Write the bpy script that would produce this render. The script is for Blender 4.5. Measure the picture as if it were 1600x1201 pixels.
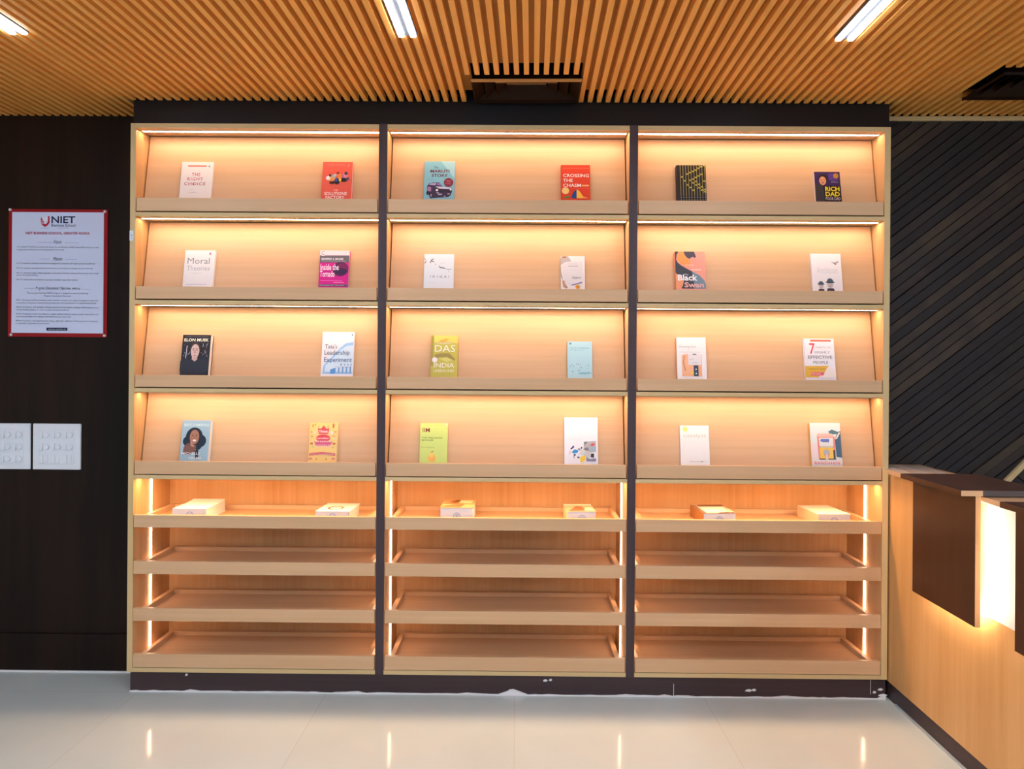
import bpy, bmesh, math, random
from math import sin, cos, pi, radians
from mathutils import Vector, Matrix
random.seed(7)
for o in list(bpy.data.objects): bpy.data.objects.remove(o)
S = bpy.context.scene
COL = S.collection

# ------------------------------------------------------------------ camera, world, exposure
PHI = 0.020                 # the room (ceiling, desk) is turned this much against the bookcase wall
CAMZ = 1.385
cd = bpy.data.cameras.new('camera'); cam = bpy.data.objects.new('camera', cd); COL.objects.link(cam)
cd.sensor_width = 36.0; cd.lens = 36.0*1150/1600; cd.shift_y = -25.5/1600
cd.clip_start = 0.05
cam.matrix_world = (Matrix.Translation((0, -3.11, CAMZ)) @ Matrix.Rotation(0.0068, 4, 'Z')
                    @ Matrix.Rotation(pi/2, 4, 'X') @ Matrix.Rotation(0.0075, 4, 'Z'))
S.camera = cam
w = bpy.data.worlds.new('world'); S.world = w; w.use_nodes = True
w.node_tree.nodes['Background'].inputs[0].default_value = (0.8, 0.88, 1, 1)
w.node_tree.nodes['Background'].inputs[1].default_value = 0.05
S.view_settings.view_transform = 'Standard'; S.view_settings.look = 'None'
S.view_settings.gamma = 1; S.view_settings.use_curve_mapping = False
S.view_settings.exposure = 0.17
TUBE = 40.0                 # ceiling tubes
LED = 33.0                  # warm strips in the bookcase
VLED = 20.0                 # upright strips beside the trays
DLED = 62.0                 # strips behind the desk panels
LEDCOL = (1.0, 0.64, 0.41)
TUBE2 = 150.0                # added unseen rows behind the camera, brightening the room

# ------------------------------------------------------------------ helpers
def lin(c):
    if isinstance(c, str): c = tuple(int(c[i:i+2], 16)/255 for i in (0, 2, 4))
    return tuple((x/12.92 if x <= .04045 else ((x+.055)/1.055)**2.4) for x in c)
MATS = {}
def mat(name, col, rough=.5, spec=.5, emit=None, estr=0, coat=0):
    if name in MATS: return MATS[name]
    m = bpy.data.materials.new(name); m.use_nodes = True
    b = m.node_tree.nodes['Principled BSDF']
    b.inputs['Base Color'].default_value = (*lin(col), 1); b.inputs['Roughness'].default_value = rough
    b.inputs['Specular IOR Level'].default_value = spec
    if coat: b.inputs['Coat Weight'].default_value = coat; b.inputs['Coat Roughness'].default_value = .05
    if emit: b.inputs['Emission Color'].default_value = (*emit, 1); b.inputs['Emission Strength'].default_value = estr
    MATS[name] = m; return m
def wood(name, c1, c2, axis='x', rough=.45, fine=55, spec=.4):
    """laminate with grain stretched along one axis (object coordinates)"""
    if name in MATS: return MATS[name]
    m = mat(name, c1, rough, spec); nt = m.node_tree; N = nt.nodes; L = nt.links
    tc = N.new('ShaderNodeTexCoord'); mp = N.new('ShaderNodeMapping')
    sc = {'x': (1.2, fine, fine), 'z': (fine, fine, 1.2), 'y': (fine, 1.2, fine)}[axis]
    mp.inputs['Scale'].default_value = sc
    n1 = N.new('ShaderNodeTexNoise'); n1.inputs['Scale'].default_value = 1; n1.inputs['Detail'].default_value = 4
    n1.inputs['Roughness'].default_value = .6
    mp2 = N.new('ShaderNodeMapping'); mp2.inputs['Scale'].default_value = tuple(s*.16 if s > 2 else s*.7 for s in sc)
    n2 = N.new('ShaderNodeTexNoise'); n2.inputs['Scale'].default_value = 1; n2.inputs['Detail'].default_value = 2
    ad = N.new('ShaderNodeMath'); ad.operation = 'ADD'
    r = N.new('ShaderNodeValToRGB'); r.color_ramp.elements[0].position = .75; r.color_ramp.elements[1].position = 1.25
    hv = N.new('ShaderNodeMath'); hv.operation = 'MULTIPLY'; hv.inputs[1].default_value = .5
    r.color_ramp.elements[0].position = .36; r.color_ramp.elements[1].position = .64
    r.color_ramp.elements[0].color = (*lin(c2), 1); r.color_ramp.elements[1].color = (*lin(c1), 1)
    L.new(tc.outputs['Object'], mp.inputs[0]); L.new(tc.outputs['Object'], mp2.inputs[0])
    L.new(mp.outputs[0], n1.inputs[0]); L.new(mp2.outputs[0], n2.inputs[0])
    L.new(n1.outputs[0], ad.inputs[0]); L.new(n2.outputs[0], ad.inputs[1]); L.new(ad.outputs[0], hv.inputs[0])
    L.new(hv.outputs[0], r.inputs[0]); L.new(r.outputs[0], m.node_tree.nodes['Principled BSDF'].inputs['Base Color'])
    return m

class MB:
    """mesh builder: several simple solids become ONE mesh object"""
    def __init__(s): s.v = []; s.f = []; s.mi = []
    def box(s, x0, x1, y0, y1, z0, z1, mi=0):
        b = len(s.v)
        s.v += [(x0,y0,z0),(x1,y0,z0),(x1,y1,z0),(x0,y1,z0),(x0,y0,z1),(x1,y0,z1),(x1,y1,z1),(x0,y1,z1)]
        for f in ((0,3,2,1),(4,5,6,7),(0,1,5,4),(1,2,6,5),(2,3,7,6),(3,0,4,7)): s.f.append(tuple(b+i for i in f)); s.mi.append(mi)
        return s
    def prism(s, poly, y0, y1, mi=0, plane='xz'):
        """poly in the given plane, extruded along the third axis from y0 to y1"""
        b = len(s.v); n = len(poly)
        def P(p, t): return {'xz': (p[0], t, p[1]), 'yz': (t, p[0], p[1]), 'xy': (p[0], p[1], t)}[plane]
        s.v += [P(p, y0) for p in poly]+[P(p, y1) for p in poly]
        s.f.append(tuple(b+i for i in range(n))); s.mi.append(mi)
        s.f.append(tuple(b+n+i for i in reversed(range(n)))); s.mi.append(mi)
        for i in range(n):
            j = (i+1) % n; s.f.append((b+j, b+i, b+n+i, b+n+j)); s.mi.append(mi)
        return s
    def face_mat(s, i, m): s.mi[i] = m; return s
    def build(s, name, mats, parent=None, bevel=0, smooth=False):
        me = bpy.data.meshes.new(name); me.from_pydata(s.v, [], s.f)
        if not isinstance(mats, (list, tuple)): mats = [mats]
        for m in mats: me.materials.append(m)
        me.polygons.foreach_set('material_index', s.mi)
        bm = bmesh.new(); bm.from_mesh(me); bmesh.ops.recalc_face_normals(bm, faces=bm.faces); bm.to_mesh(me); bm.free()
        if smooth: me.polygons.foreach_set('use_smooth', [True]*len(me.polygons))
        o = bpy.data.objects.new(name, me); COL.objects.link(o)
        if bevel:
            md = o.modifiers.new('bevel', 'BEVEL'); md.width = bevel; md.segments = 2; md.limit_method = 'ANGLE'
        if parent: o.parent = parent
        return o
def tag(o, label=None, cat=None, group=None, kind=None):
    if label: o['label'] = label
    if cat: o['category'] = cat
    if group: o['group'] = group
    if kind: o['kind'] = kind
    return o
def empty(name, loc=(0,0,0), rz=0):
    o = bpy.data.objects.new(name, None); o.empty_display_size = .05; COL.objects.link(o)
    o.location = loc; o.rotation_euler = (0, 0, rz); return o
def room(o):
    """put an object built in the room's own frame (x right, y away from the camera) into the world"""
    o.location = (0, -3.11, 0); o.rotation_euler = (0, 0, -PHI); return o

# --- flat print: text and simple shapes laid on a panel, all colours of one print in one mesh
_tc = {}
def text_shape(txt, bold=0.0, shear=0.0, space=1.0):
    k = (txt, bold, shear, space)
    if k in _tc: return _tc[k]
    c = bpy.data.curves.new('t', 'FONT'); c.body = txt; c.resolution_u = 2; c.offset = bold; c.shear = shear
    c.space_character = space; c.fill_mode = 'FRONT'
    o = bpy.data.objects.new('t', c); COL.objects.link(o)
    dg = bpy.context.evaluated_depsgraph_get(); me = bpy.data.meshes.new_from_object(o.evaluated_get(dg))
    vs = [(v.co.x, v.co.y) for v in me.vertices]; fs = [tuple(p.vertices) for p in me.polygons]
    bpy.data.objects.remove(o); bpy.data.curves.remove(c); bpy.data.meshes.remove(me)
    xs = [v[0] for v in vs]; ys = [v[1] for v in vs]
    a, b, c0, d = min(xs), max(xs), min(ys), max(ys)
    vs = [((x-a)/(b-a), (y-c0)/(d-c0)) for x, y in vs]
    _tc[k] = (vs, fs); return _tc[k]
PM = {}
def ink(col):
    if col not in PM: PM[col] = mat('print_'+col, col, .45, .35)
    return PM[col]
class Art:
    """coordinates are given by a function uv -> (x, z) on the panel; y is the small offset towards the viewer"""
    def __init__(s, fn, y0=0.0, eps=.00012): s.fn = fn; s.v = []; s.f = []; s.m = []; s.cols = []; s.k = 1; s.y0 = y0; s.eps = eps
    def _c(s, col):
        if col not in s.cols: s.cols.append(col)
        return s.cols.index(col)
    def poly(s, pts, col):
        b = len(s.v); y = s.y0-s.eps*s.k; s.k += 1
        a2 = sum(pts[i][0]*pts[(i+1)%len(pts)][1]-pts[(i+1)%len(pts)][0]*pts[i][1] for i in range(len(pts)))
        for p in pts: x, z = s.fn(*p); s.v.append((x, y, z))
        s.f.append(tuple(range(b, b+len(pts)))); s.m.append(s._c(col)); return s
    def r(s, x0, y0, x1, y1, col): return s.poly([(x0,y0),(x1,y0),(x1,y1),(x0,y1)], col)
    def e(s, cx, cy, rx, ry, col, a0=0, a1=360, n=24):
        return s.poly([(cx+rx*cos(radians(a0+(a1-a0)*i/n)), cy+ry*sin(radians(a0+(a1-a0)*i/n))) for i in range(n+(a1-a0 < 360))], col)
    def ring(s, cx, cy, rx, ry, t, col, n=24, a0=0, a1=360):
        b = len(s.v); y = s.y0-s.eps*s.k; s.k += 1
        for i in range(n+1):
            a = radians(a0+(a1-a0)*i/n)
            for q in (1, 1-t): x, z = s.fn(cx+rx*q*cos(a), cy+ry*q*sin(a)); s.v.append((x, y, z))
        for i in range(n): s.f.append((b+2*i, b+2*i+1, b+2*i+3, b+2*i+2)); s.m.append(s._c(col))
        return s
    def line(s, pts, wd, col, asp=1.0):
        for (xa, ya), (xb, yb) in zip(pts, pts[1:]):
            dx, dy = xb-xa, (yb-ya)*asp; l = math.hypot(dx, dy) or 1; nx, ny = -dy/l*wd/2, dx/l*wd/2/asp
            b = len(s.v); y = s.y0-s.eps*s.k
            for p in ((xa+nx,ya+ny),(xa-nx,ya-ny),(xb-nx,yb-ny),(xb+nx,yb+ny)): x, z = s.fn(*p); s.v.append((x, y, z))
            s.f.append((b,b+1,b+2,b+3)); s.m.append(s._c(col))
        s.k += 1; return s
    def t(s, txt, x0, y0, x1, y1, col, bold=0.0, shear=0.0, space=1.0):
        vs, fs = text_shape(txt, bold, shear, space); b = len(s.v); y = s.y0-s.eps*s.k; s.k += 1
        for u, v in vs: x, z = s.fn(x0+u*(x1-x0), y0+v*(y1-y0)); s.v.append((x, y, z))
        for f in fs: s.f.append(tuple(b+i for i in f)); s.m.append(s._c(col))
        return s
    def build(s, name, parent):
        me = bpy.data.meshes.new(name); me.from_pydata(s.v, [], s.f)
        for c in s.cols: me.materials.append(ink(c))
        me.polygons.foreach_set('material_index', s.m)
        o = bpy.data.objects.new(name, me); COL.objects.link(o); o.parent = parent; return o

# ------------------------------------------------------------------ materials
OAK  = wood('oak_laminate', 'dab48b', 'd0a87d', 'x', .42)
OAKV = wood('oak_laminate_upright', 'd9b07f', 'c99a66', 'z', .45)
EDGE = wood('oak_edge_band', 'd8be8c', 'cdb27e', 'x', .5)
EDGEV= wood('oak_edge_band_upright', 'd8be8c', 'cdb27e', 'z', .5)
DARK = wood('dark_wenge', '48383a', '3c2e30', 'x', .42, spec=.35)
DARKV= wood('dark_wenge_upright', '4a3d41', '3f3338', 'z', .42, spec=.35)
FASC = wood('fascia_wenge', '140c0b', '100a09', 'x', .5, spec=.3)
WALLD= wood('wall_wenge', '26170f', '120c08', 'z', .42, fine=22, spec=.18)
SLAT = wood('slat_oak', 'ffba5e', 'f2a54c', 'y', .5)
BACKB= wood('slat_backing', 'b87c36', 'a86e2c', 'y', .6)
BLACK= mat('void_black', '0a0909', .8, .1)
GAP  = mat('shadow_gap', '120c0a', .9, .05)
DESKV= wood('desk_oak', 'd9ab72', 'c8975c', 'z', .4, fine=30)
WALN = wood('desk_walnut', '513220', '3f2415', 'z', .38, fine=18)
WALNT= wood('desk_walnut_top', '5a4238', '4b362e', 'y', .25, spec=.6)
GREYE= mat('grey_edge', '5b5350', .5)
LEDM = mat('led_strip_light', 'ffd9a0', .5, .2, LEDCOL, LED)
LEDM2= mat('led_strip_light_tray', 'ffd9a0', .5, .2, (1.0, .60, .28), LED*1.7)
LEDH = mat('led_channel', 'c9b99c', .5)
VLEDM= mat('led_upright_light', 'ffd9a0', .5, .2, LEDCOL, VLED)
DLEDM= mat('led_desk_light', 'ffe0b0', .5, .2, (1.0, .72, .48), DLED)
TUBEM= mat('tube_light', 'ffffff', .5, .2, (.74, .88, 1.10), TUBE)
TUBE2M= mat('tube_light_added', 'ffffff', .5, .2, (.74, .88, 1.10), TUBE2)
PAGE = mat('page_paper', 'ebe8e4', .8, .1)
PAPER= mat('poster_paper', 'dfe4f0', .35, .5)
WHITEP=mat('white_plastic', 'e4ebf2', .35, .5)
STEEL= mat('steel', 'cfcfcf', .3, .6)
PLAS = mat('plaster_white', 'e8e8e8', .9, .1)
RWALL= mat('room_plaster', 'd8d4cc', .8, .2)
BROWNM=mat('vent_brown', '2e1a0c', .6, .1)

# floor: large polished beige tiles
FLOOR = mat('floor_tile', 'd9cdbd', .10, .5)
nt = FLOOR.node_tree; N = nt.nodes; L = nt.links; bs = N['Principled BSDF']
tc = N.new('ShaderNodeTexCoord'); br = N.new('ShaderNodeTexBrick'); br.offset = 0
br.inputs['Scale'].default_value = 1; br.inputs['Brick Width'].default_value = .8; br.inputs['Row Height'].default_value = .8
br.inputs['Mortar Size'].default_value = .0016; br.inputs['Mortar Smooth'].default_value = .3
br.inputs['Color1'].default_value = (*lin('cad5d2'), 1); br.inputs['Color2'].default_value = (*lin('c8d3d0'), 1)
br.inputs['Mortar'].default_value = (*lin('bfc2bc'), 1)
no = N.new('ShaderNodeTexNoise'); no.inputs['Scale'].default_value = 2.2; no.inputs['Detail'].default_value = 3
mx = N.new('ShaderNodeMix'); mx.data_type = 'RGBA'; mx.blend_type = 'MULTIPLY'; mx.inputs[0].default_value = .5
rp = N.new('ShaderNodeValToRGB'); rp.color_ramp.elements[0].position = .35; rp.color_ramp.elements[1].position = .7
rp.color_ramp.elements[0].color = (.86, .85, .84, 1); rp.color_ramp.elements[1].color = (1, 1, 1, 1)
L.new(tc.outputs['Object'], br.inputs[0]); L.new(tc.outputs['Object'], no.inputs[0]); L.new(no.outputs[0], rp.inputs[0])
L.new(br.outputs['Color'], mx.inputs[6]); L.new(rp.outputs[0], mx.inputs[7]); L.new(mx.outputs[2], bs.inputs['Base Color'])

# charred planks: colour differs per plank
PLANK = mat('charred_plank', '2a2322', .55, .4)
nt = PLANK.node_tree; N = nt.nodes; L = nt.links; bs = N['Principled BSDF']
gi = N.new('ShaderNodeNewGeometry'); rp = N.new('ShaderNodeValToRGB'); cr = rp.color_ramp
cr.elements[0].color = (*lin('1e191b'), 1); cr.elements[1].color = (*lin('42362a'), 1)
e_ = cr.elements.new(.45); e_.color = (*lin('272120'), 1); e_ = cr.elements.new(.75); e_.color = (*lin('332a26'), 1)
tc = N.new('ShaderNodeTexCoord'); no = N.new('ShaderNodeTexNoise'); no.inputs['Scale'].default_value = 9; no.inputs['Detail'].default_value = 5
ad = N.new('ShaderNodeMath'); ad.operation = 'MULTIPLY_ADD'; ad.inputs[1].default_value = .9; 
sb = N.new('ShaderNodeMath'); sb.operation = 'SUBTRACT'; sb.inputs[1].default_value = .45
L.new(tc.outputs['Object'], no.inputs[0]); L.new(gi.outputs['Random Per Island'], ad.inputs[2]); L.new(no.outputs[0], ad.inputs[0])
L.new(ad.outputs[0], sb.inputs[0]); L.new(sb.outputs[0], rp.inputs[0]); L.new(rp.outputs[0], bs.inputs['Base Color'])

# ------------------------------------------------------------------ the room shell
CZ = 2.51                                     # underside of the ceiling slats
tag(MB().box(-4.6, 4.6, -7.4, .8, -.05, 0).build('floor', FLOOR), kind='structure')
# dark laminate wall to the left of the bookcase
wl = tag(MB().box(-4.6, -1.647, .21, .26, 0, CZ+.1).build('wall_left', WALLD), kind='structure')
tag(MB().box(-4.6, -1.647, .200, .212, 0, .17).build('baseboard_left', WALLD), kind='structure')
tag(MB().box(-4.6, -1.66, .192, .2005, 0, .006).build('trim_1', PLAS), kind='structure')
tag(MB().box(-4.65, -4.6, -7.4, .26, 0, 2.7).build('wall_far_left', RWALL), kind='structure')
tag(MB().box(4.6, 4.65, -7.4, .8, 0, 2.7).build('wall_far_right', RWALL), kind='structure')
tag(MB().box(-4.65, 4.65, -7.45, -7.4, 0, 2.7).build('wall_rear', RWALL), kind='structure')

# bookcase surround: fascia above, kick below, two dark strips between the units
tag(MB().box(-1.637, 1.562, .006, .20, 2.4135, 2.60).build('trim_2', FASC), kind='structure')
tag(MB().box(-1.635, 1.566, .010, .20, 0, .0845).build('trim_3', DARK), kind='structure')
for n, (a, b) in enumerate(((-.5905, -.5555), (.4685, .5035))):
    tag(MB().box(a, b, -.002, .03, .0845, 2.4135).build('trim_%d' % (4+n), DARKV), kind='structure')
# rough white plaster line where the kick meets the floor
g = MB(); random.seed(3)
xx = -1.635; prof = []
while xx < 1.56:
    prof.append((xx, .003+random.random()*.004+(.016 if abs(xx+.01) < .03 else 0)+(.006 if random.random() < .08 else 0))); xx += random.uniform(.015, .05)
prof.append((1.566, .02))
g.prism([(-1.635, 0)]+prof+[(1.566, 0)], .004, .012)
for sx, sz, sw in ((-1.395, .072, .006), (-.01, .02, .02), (.13, .063, .010), (.152, .066, .007), (.99, .03, .016), (1.012, .032, .01), (1.52, .028, .008), (1.545, .04, .012), (1.555, .016, .02)):
    g.prism([(sx-sw, sz-.003), (sx+sw*.3, sz-.005), (sx+sw, sz+.001), (sx+sw*.2, sz+.006), (sx-sw*.6, sz+.004)], .008, .0104)
g.box(.672, .674, .0085, .0101, .002, .055); g.box(1.503, 1.5045, .0085, .0101, .02, .08)
tag(g.build('trim_6', PLAS), kind='structure')

# ceiling: slats run away from the camera; the boards between them end short of the wall
SP = .0379
VENT = [(-.245, .186, 2.852, 3.098), (1.76, 2.19, 2.80, 3.075)]
def wend(x, Y): return (Y+3.11+x*sin(PHI))/cos(PHI)          # room-frame depth at which world y = Y
def slat_far(x):
    xw = x*cos(PHI)+3.1*sin(PHI)
    if xw < -1.637: return wend(x, .205)
    if xw < 1.562: return wend(x, .002)
    return 3.292
cl = MB()
cl.box(-4.5, 4.5, -4.3, 3.6, 2.60, 2.66, 1)                   # black void above
x0, x1 = -4.5, 4.5
def backing(xa, xb, ya, yb): cl.box(xa, xb, ya, yb, 2.536, 2.550, 0)
backing(-4.5, VENT[0][0], -4.3, 3.045); backing(VENT[0][0], VENT[0][1], -4.3, 2.775); backing(VENT[0][1], 1.74, -4.3, 3.045)
backing(-4.5, -1.72, 3.045, 3.26); backing(1.74, 2.19, -4.3, 2.78); backing(2.19, 4.5, -4.3, 3.25); backing(1.74, 2.19, 3.085, 3.25)
backing(1.56, 1.74, 3.045, 3.25)
ceil = tag(room(cl.build('ceiling', [BACKB, BLACK])), kind='structure')
LX = [(-1.748, 2.452), (-.430, 2.486), (1.052, 2.527)]
sl = MB(); i0 = int(-4.4/SP)
def in_light(x):
    return False
for i in range(i0, -i0+1):
    x = i*SP+.0095
    segs = [(-4.25, slat_far(x))]
    for (va, vb, ya, yb) in VENT:
        if va-.012 < x < vb+.012:
            e = slat_far(x); segs = [(-4.25, ya-.03)]+([(yb, e)] if e-yb > .03 else [])
    for (a, b) in segs: sl.box(x-.0095, x+.0095, a, b, CZ, CZ+.026)
so = sl.build('ceiling_slats', SLAT, ceil); so['label'] = 'narrow orange oak slats'

# ceiling vents
def vent(va, vb, ya, yb, label, fcol='c98b47', ecol='a8784a'):
    e = room(empty('ceiling_vent')); tag(e, label, 'vent', 'ceiling vents')
    f = MB(); t = .022
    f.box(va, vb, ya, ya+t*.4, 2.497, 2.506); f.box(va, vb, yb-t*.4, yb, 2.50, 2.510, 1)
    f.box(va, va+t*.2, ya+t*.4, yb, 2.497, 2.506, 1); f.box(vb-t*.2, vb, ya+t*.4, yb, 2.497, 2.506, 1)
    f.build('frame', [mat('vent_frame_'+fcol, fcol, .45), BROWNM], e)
    b = MB().box(va-.01, vb+.01, ya-.01, yb+.01, 2.575, 2.59); b.build('duct', BLACK, e)
    f2 = MB(); lv = MB(); n = 4; cx, cy = (va+vb)/2, (ya+yb)/2
    for k in range(n):
        q = 1-k*.21; q2 = q-.17; hx, hy = (vb-va)/2*q*.98, (yb-ya)/2*q*.98; gx, gy = (vb-va)/2*q2*.98, (yb-ya)/2*q2*.98
        zo, zi = 2.503+.004*k, 2.532+.006*k
        c = [(-1,-1),(1,-1),(1,1),(-1,1)]; base = len(lv.v)
        for sx, sy in c: lv.v.append((cx+sx*hx, cy+sy*hy, zo))
        for sx, sy in c: lv.v.append((cx+sx*gx, cy+sy*gy, zi))
        for sx, sy in c: lv.v.append((cx+sx*hx, cy+sy*hy, zo+.003))
        for sx, sy in c: lv.v.append((cx+sx*gx, cy+sy*gy, zi+.003))
        for j in range(4):
            k2 = (j+1) % 4
            for q_ in ((j, k2, 4+k2, 4+j), (8+k2, 8+j, 12+j, 12+k2), (j, 8+j, 8+k2, k2), (4+j, 4+k2, 12+k2, 12+j)):
                lv.f.append(tuple(base+z for z in q_)); lv.mi.append(0)
        f2.box(cx-hx, cx+hx, cy-hy-.001, cy-hy+.001, zo-.001, zo+.003)
    lv.box(cx-.06, cx+.06, cy-.04, cy+.04, 2.552, 2.555)
    lv.build('louvre', BROWNM, e)
    f2.build('louvre_edge', mat('vent_edge_'+ecol, ecol, .4), e)
vent(*VENT[0], 'square brown louvred air vent in the slatted ceiling above the middle bookcase')
vent(*VENT[1], 'dark air vent opening in the slatted ceiling at the right, near the plank wall', '150e0b', '150e0b')

# ceiling lights: twin linear tubes, three visible plus unseen rows added behind the camera for light
def light(x, yend, label, grp='twin tube ceiling lights', m=TUBEM):
    e = room(empty('ceiling_light')); tag(e, label, 'ceiling light', grp)
    for s in (-1, 1):
        cx = x+s*.0200
        MB().box(cx-.0085, cx+.0085, yend-1.2, yend, CZ-.006, CZ+.004).build('light_tube', m, e)
    MB().box(x-.034, x+.034, yend-1.2, yend, CZ-.0005, CZ+.012).build('housing', mat('light_housing', '4a4644', .6, .2), e)
light(*LX[0], 'white twin tube ceiling light at the upper left corner of the photo')
light(*LX[1], 'white twin tube ceiling light between the left and middle bookcases, left of the vent')
light(*LX[2], 'white twin tube ceiling light near the right bookcase, right of the vent')
for r_, yb in enumerate((.35, -1.6)):
    for x, wh in ((-2.6, 'far left'), (-.8, 'left of centre'), (.9, 'right of centre'), (2.6, 'far right')):
        light(x, yb, 'added unseen twin tube light overhead behind the camera, %s row, %s' % (('front', 'back')[r_], wh), m=TUBE2M)

# right: charred diagonal planks behind the desk, light strip, light trim under the ceiling
WY = 3.30
def clip(poly, a, b, c):            # keep a*x+b*z <= c
    out = []
    for i in range(len(poly)):
        p, q = poly[i], poly[(i+1) % len(poly)]; dp, dq = a*p[0]+b*p[1]-c, a*q[0]+b*q[1]-c
        if dp <= 0: out.append(p)
        if dp*dq < 0: t = dp/(dp-dq); out.append((p[0]+t*(q[0]-p[0]), p[1]+t*(q[1]-p[1])))
    return out
sa = math.atan2(.9877-.9022, 2.1698-2.0873)   # slope of the light strip
nx_, nz_ = -sin(sa), cos(sa); c0 = nx_*2.0873+nz_*.9022
wr = MB(); random.seed(11)
wr.box(1.50, 4.5, WY+.012, WY+.06, 0, CZ+.1, 1)
def planks(ang, sgn):
    ca, sn = cos(ang), sin(ang); pn = (-sn, ca); k = -140
    while k < 140:
        d0 = k*.0385; th = random.uniform(.006, .016)
        P = [(2.6+ca*-4+pn[0]*d0, 1.6+sn*-4+pn[1]*d0), (2.6+ca*4+pn[0]*d0, 1.6+sn*4+pn[1]*d0),
             (2.6+ca*4+pn[0]*(d0+.0345), 1.6+sn*4+pn[1]*(d0+.0345)), (2.6+ca*-4+pn[0]*(d0+.0345), 1.6+sn*-4+pn[1]*(d0+.0345))]
        for a, b, c in ((-1, 0, -1.52), (1, 0, 4.4), (0, -1, -.02), (0, 1, 2.49), (-sgn*nx_, -sgn*nz_, -sgn*c0)):
            P = clip(P, a, b, c)
            if len(P) < 3: break
        if len(P) >= 3: wr.prism(P, WY+.012-th, WY+.014)
        k += 1
planks(radians(38), 1); planks(radians(-40), -1)
tag(room(wr.build('wall_right', [PLANK, GAP])), kind='structure')
tw = .011
P = [(2.0873-nx_*tw, .9022-nz_*tw-.0), (2.0873+nx_*tw, .9022+nz_*tw), (3.3+nx_*tw, .9022+(3.3-2.0873)*math.tan(sa)+nz_*tw), (3.3-nx_*tw, .9022+(3.3-2.0873)*math.tan(sa)-nz_*tw)]
tag(room(MB().prism(P, WY-.016, WY+.012).build('trim_7', EDGE)), kind='structure')
tag(room(MB().box(1.57, 4.5, WY-.010, WY+.012, 2.489, 2.508).build('trim_8', EDGE)), kind='structure')

# ------------------------------------------------------------------ the bookcase: three units
LIPS = [(2.096, 2.040), (1.7205, 1.668), (1.345, 1.2945), (.980, .925)]       # lip top, lip bottom
SHELF = [2.0345, 1.6625, 1.289, .9205]                                        # top of the shelf board under each lip
TRAYS = [(.7515, .699), (.556, .5015), (.357, .3025), (.1635, .1065)]
ZTOP, ZB, DEP, T = 2.4115, .0855, .34, .018
def unit(label, xa, xb, lw, rw):
    """xa, xb: inner faces of the side panels; lw, rw: side panel thickness"""
    u = empty('bookcase', ((xa+xb)/2, 0, 0)); tag(u, label, 'bookcase', 'lit bookcase units'); c = (xa+xb)/2; xa -= c; xb -= c
    for s, a, b in ((-1, xa-lw, xa), (1, xb, xb+rw)):
        MB().box(a, b, 0, DEP, ZB, ZTOP).build('side_panel', EDGEV if 0 else OAKV, u)
        if (s < 0 and lw > .02) or (s > 0 and rw > .02):
            MB().box(a, b, -.0012, .0, ZB, ZTOP).build('edge_band', EDGEV, u)
    MB().box(xa, xb, .0, DEP, ZTOP-.019, ZTOP).build('top_panel', OAK, u)
    MB().box(xa, xb, -.0012, 0, ZTOP-.019, ZTOP).build('edge_band', EDGE, u)
    MB().box(xa, xb, DEP-.012, DEP, ZB, ZTOP-.02).build('back_panel', OAKV, u)
    MB().box(xa, xb, 0, DEP, ZB, .1035).build('base_panel', EDGE, u)
    tops = [ZTOP-.019]+[z-.0165 for z in SHELF]
    for k, ((lt, lb), zs) in enumerate(zip(LIPS, SHELF)):
        s = MB().box(xa, xb, 0, DEP-.012, zs-.0165, zs).build('shelf', EDGE, u)
        # sloping display flap with its lip
        zt = tops[k]-.004; y0, y1 = .050, .112; q = .014
        b = MB().prism([(y0, lb+.002), (y0+q, lb+.002), (y1+q, zt), (y1, zt)], xa+.005, xb-.005, plane='yz')
        b.box(xa+.005, xb-.005, .016, y0+.004, lb+.001, lb+.011)
        d = b.build('display_flap', OAK, u)
        MB().box(xa+.0045, xb-.0045, -.003, .0155, lb, lt).build('front_lip', OAK, d, bevel=.0012)
    for k in range(4):
        zt = tops[k]
        MB().box(xa+.008, xb-.008, .032, .048, zt-.0035, zt-.0002).face_mat(0, 1).build('led_strip', [LEDH, LEDM], u)
    MB().box(xa+.008, xb-.008, .032, .048, .9035-.0030, .9038).face_mat(0, 1).build('led_strip', [LEDH, LEDM2], u)
    for s, x in ((-1, xa), (1, xb)):
        MB().box(min(x, x-s*.004), max(x, x-s*.004), .144, .152, .104, .8975).build('led_strip', VLEDM, u)
    for (tt, tb) in TRAYS:
        fl = tt-.027
        t = MB().box(xa+.022, xb-.022, .014, .315, fl-.012, fl)
        t = t.build('tray', OAK, u)
        MB().box(xa+.003, xb-.003, -.003, .0155, tb, tt).build('front_lip', OAK, t, bevel=.0012)
        for s in (-1, 1):
            a = (xa+.022) if s < 0 else (xb-.022-.02)
            MB().box(a, a+.02, .0155, .29, fl, fl+.020).build('side_rail', OAK, t)
        MB().box(xa+.022, xb-.022, .29, .312, fl, fl+.018).build('back_rail', OAK, t)
    return u
u1 = unit('left oak bookcase unit beside the dark poster wall, warm strip lights under its shelves', -1.622, -.5905-.001, .023, .0155)
u2 = unit('middle oak bookcase unit between the two dark upright strips, warm strip lights under its shelves', -.5555+.001, .4685-.001, .0155, .0155)
u3 = unit('right oak bookcase unit next to the reception desk, warm strip lights under its shelves', .5035+.001, 1.5415, .0155, .025)
st = MB().box(-1.646, -1.630, -.0022, -.0013, 1.913, 1.956).build('sticker', mat('sticker_white', 'dfe6ee', .5))
tag(st, 'small white paper sticker on the outer left edge of the left bookcase', 'sticker')
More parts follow.
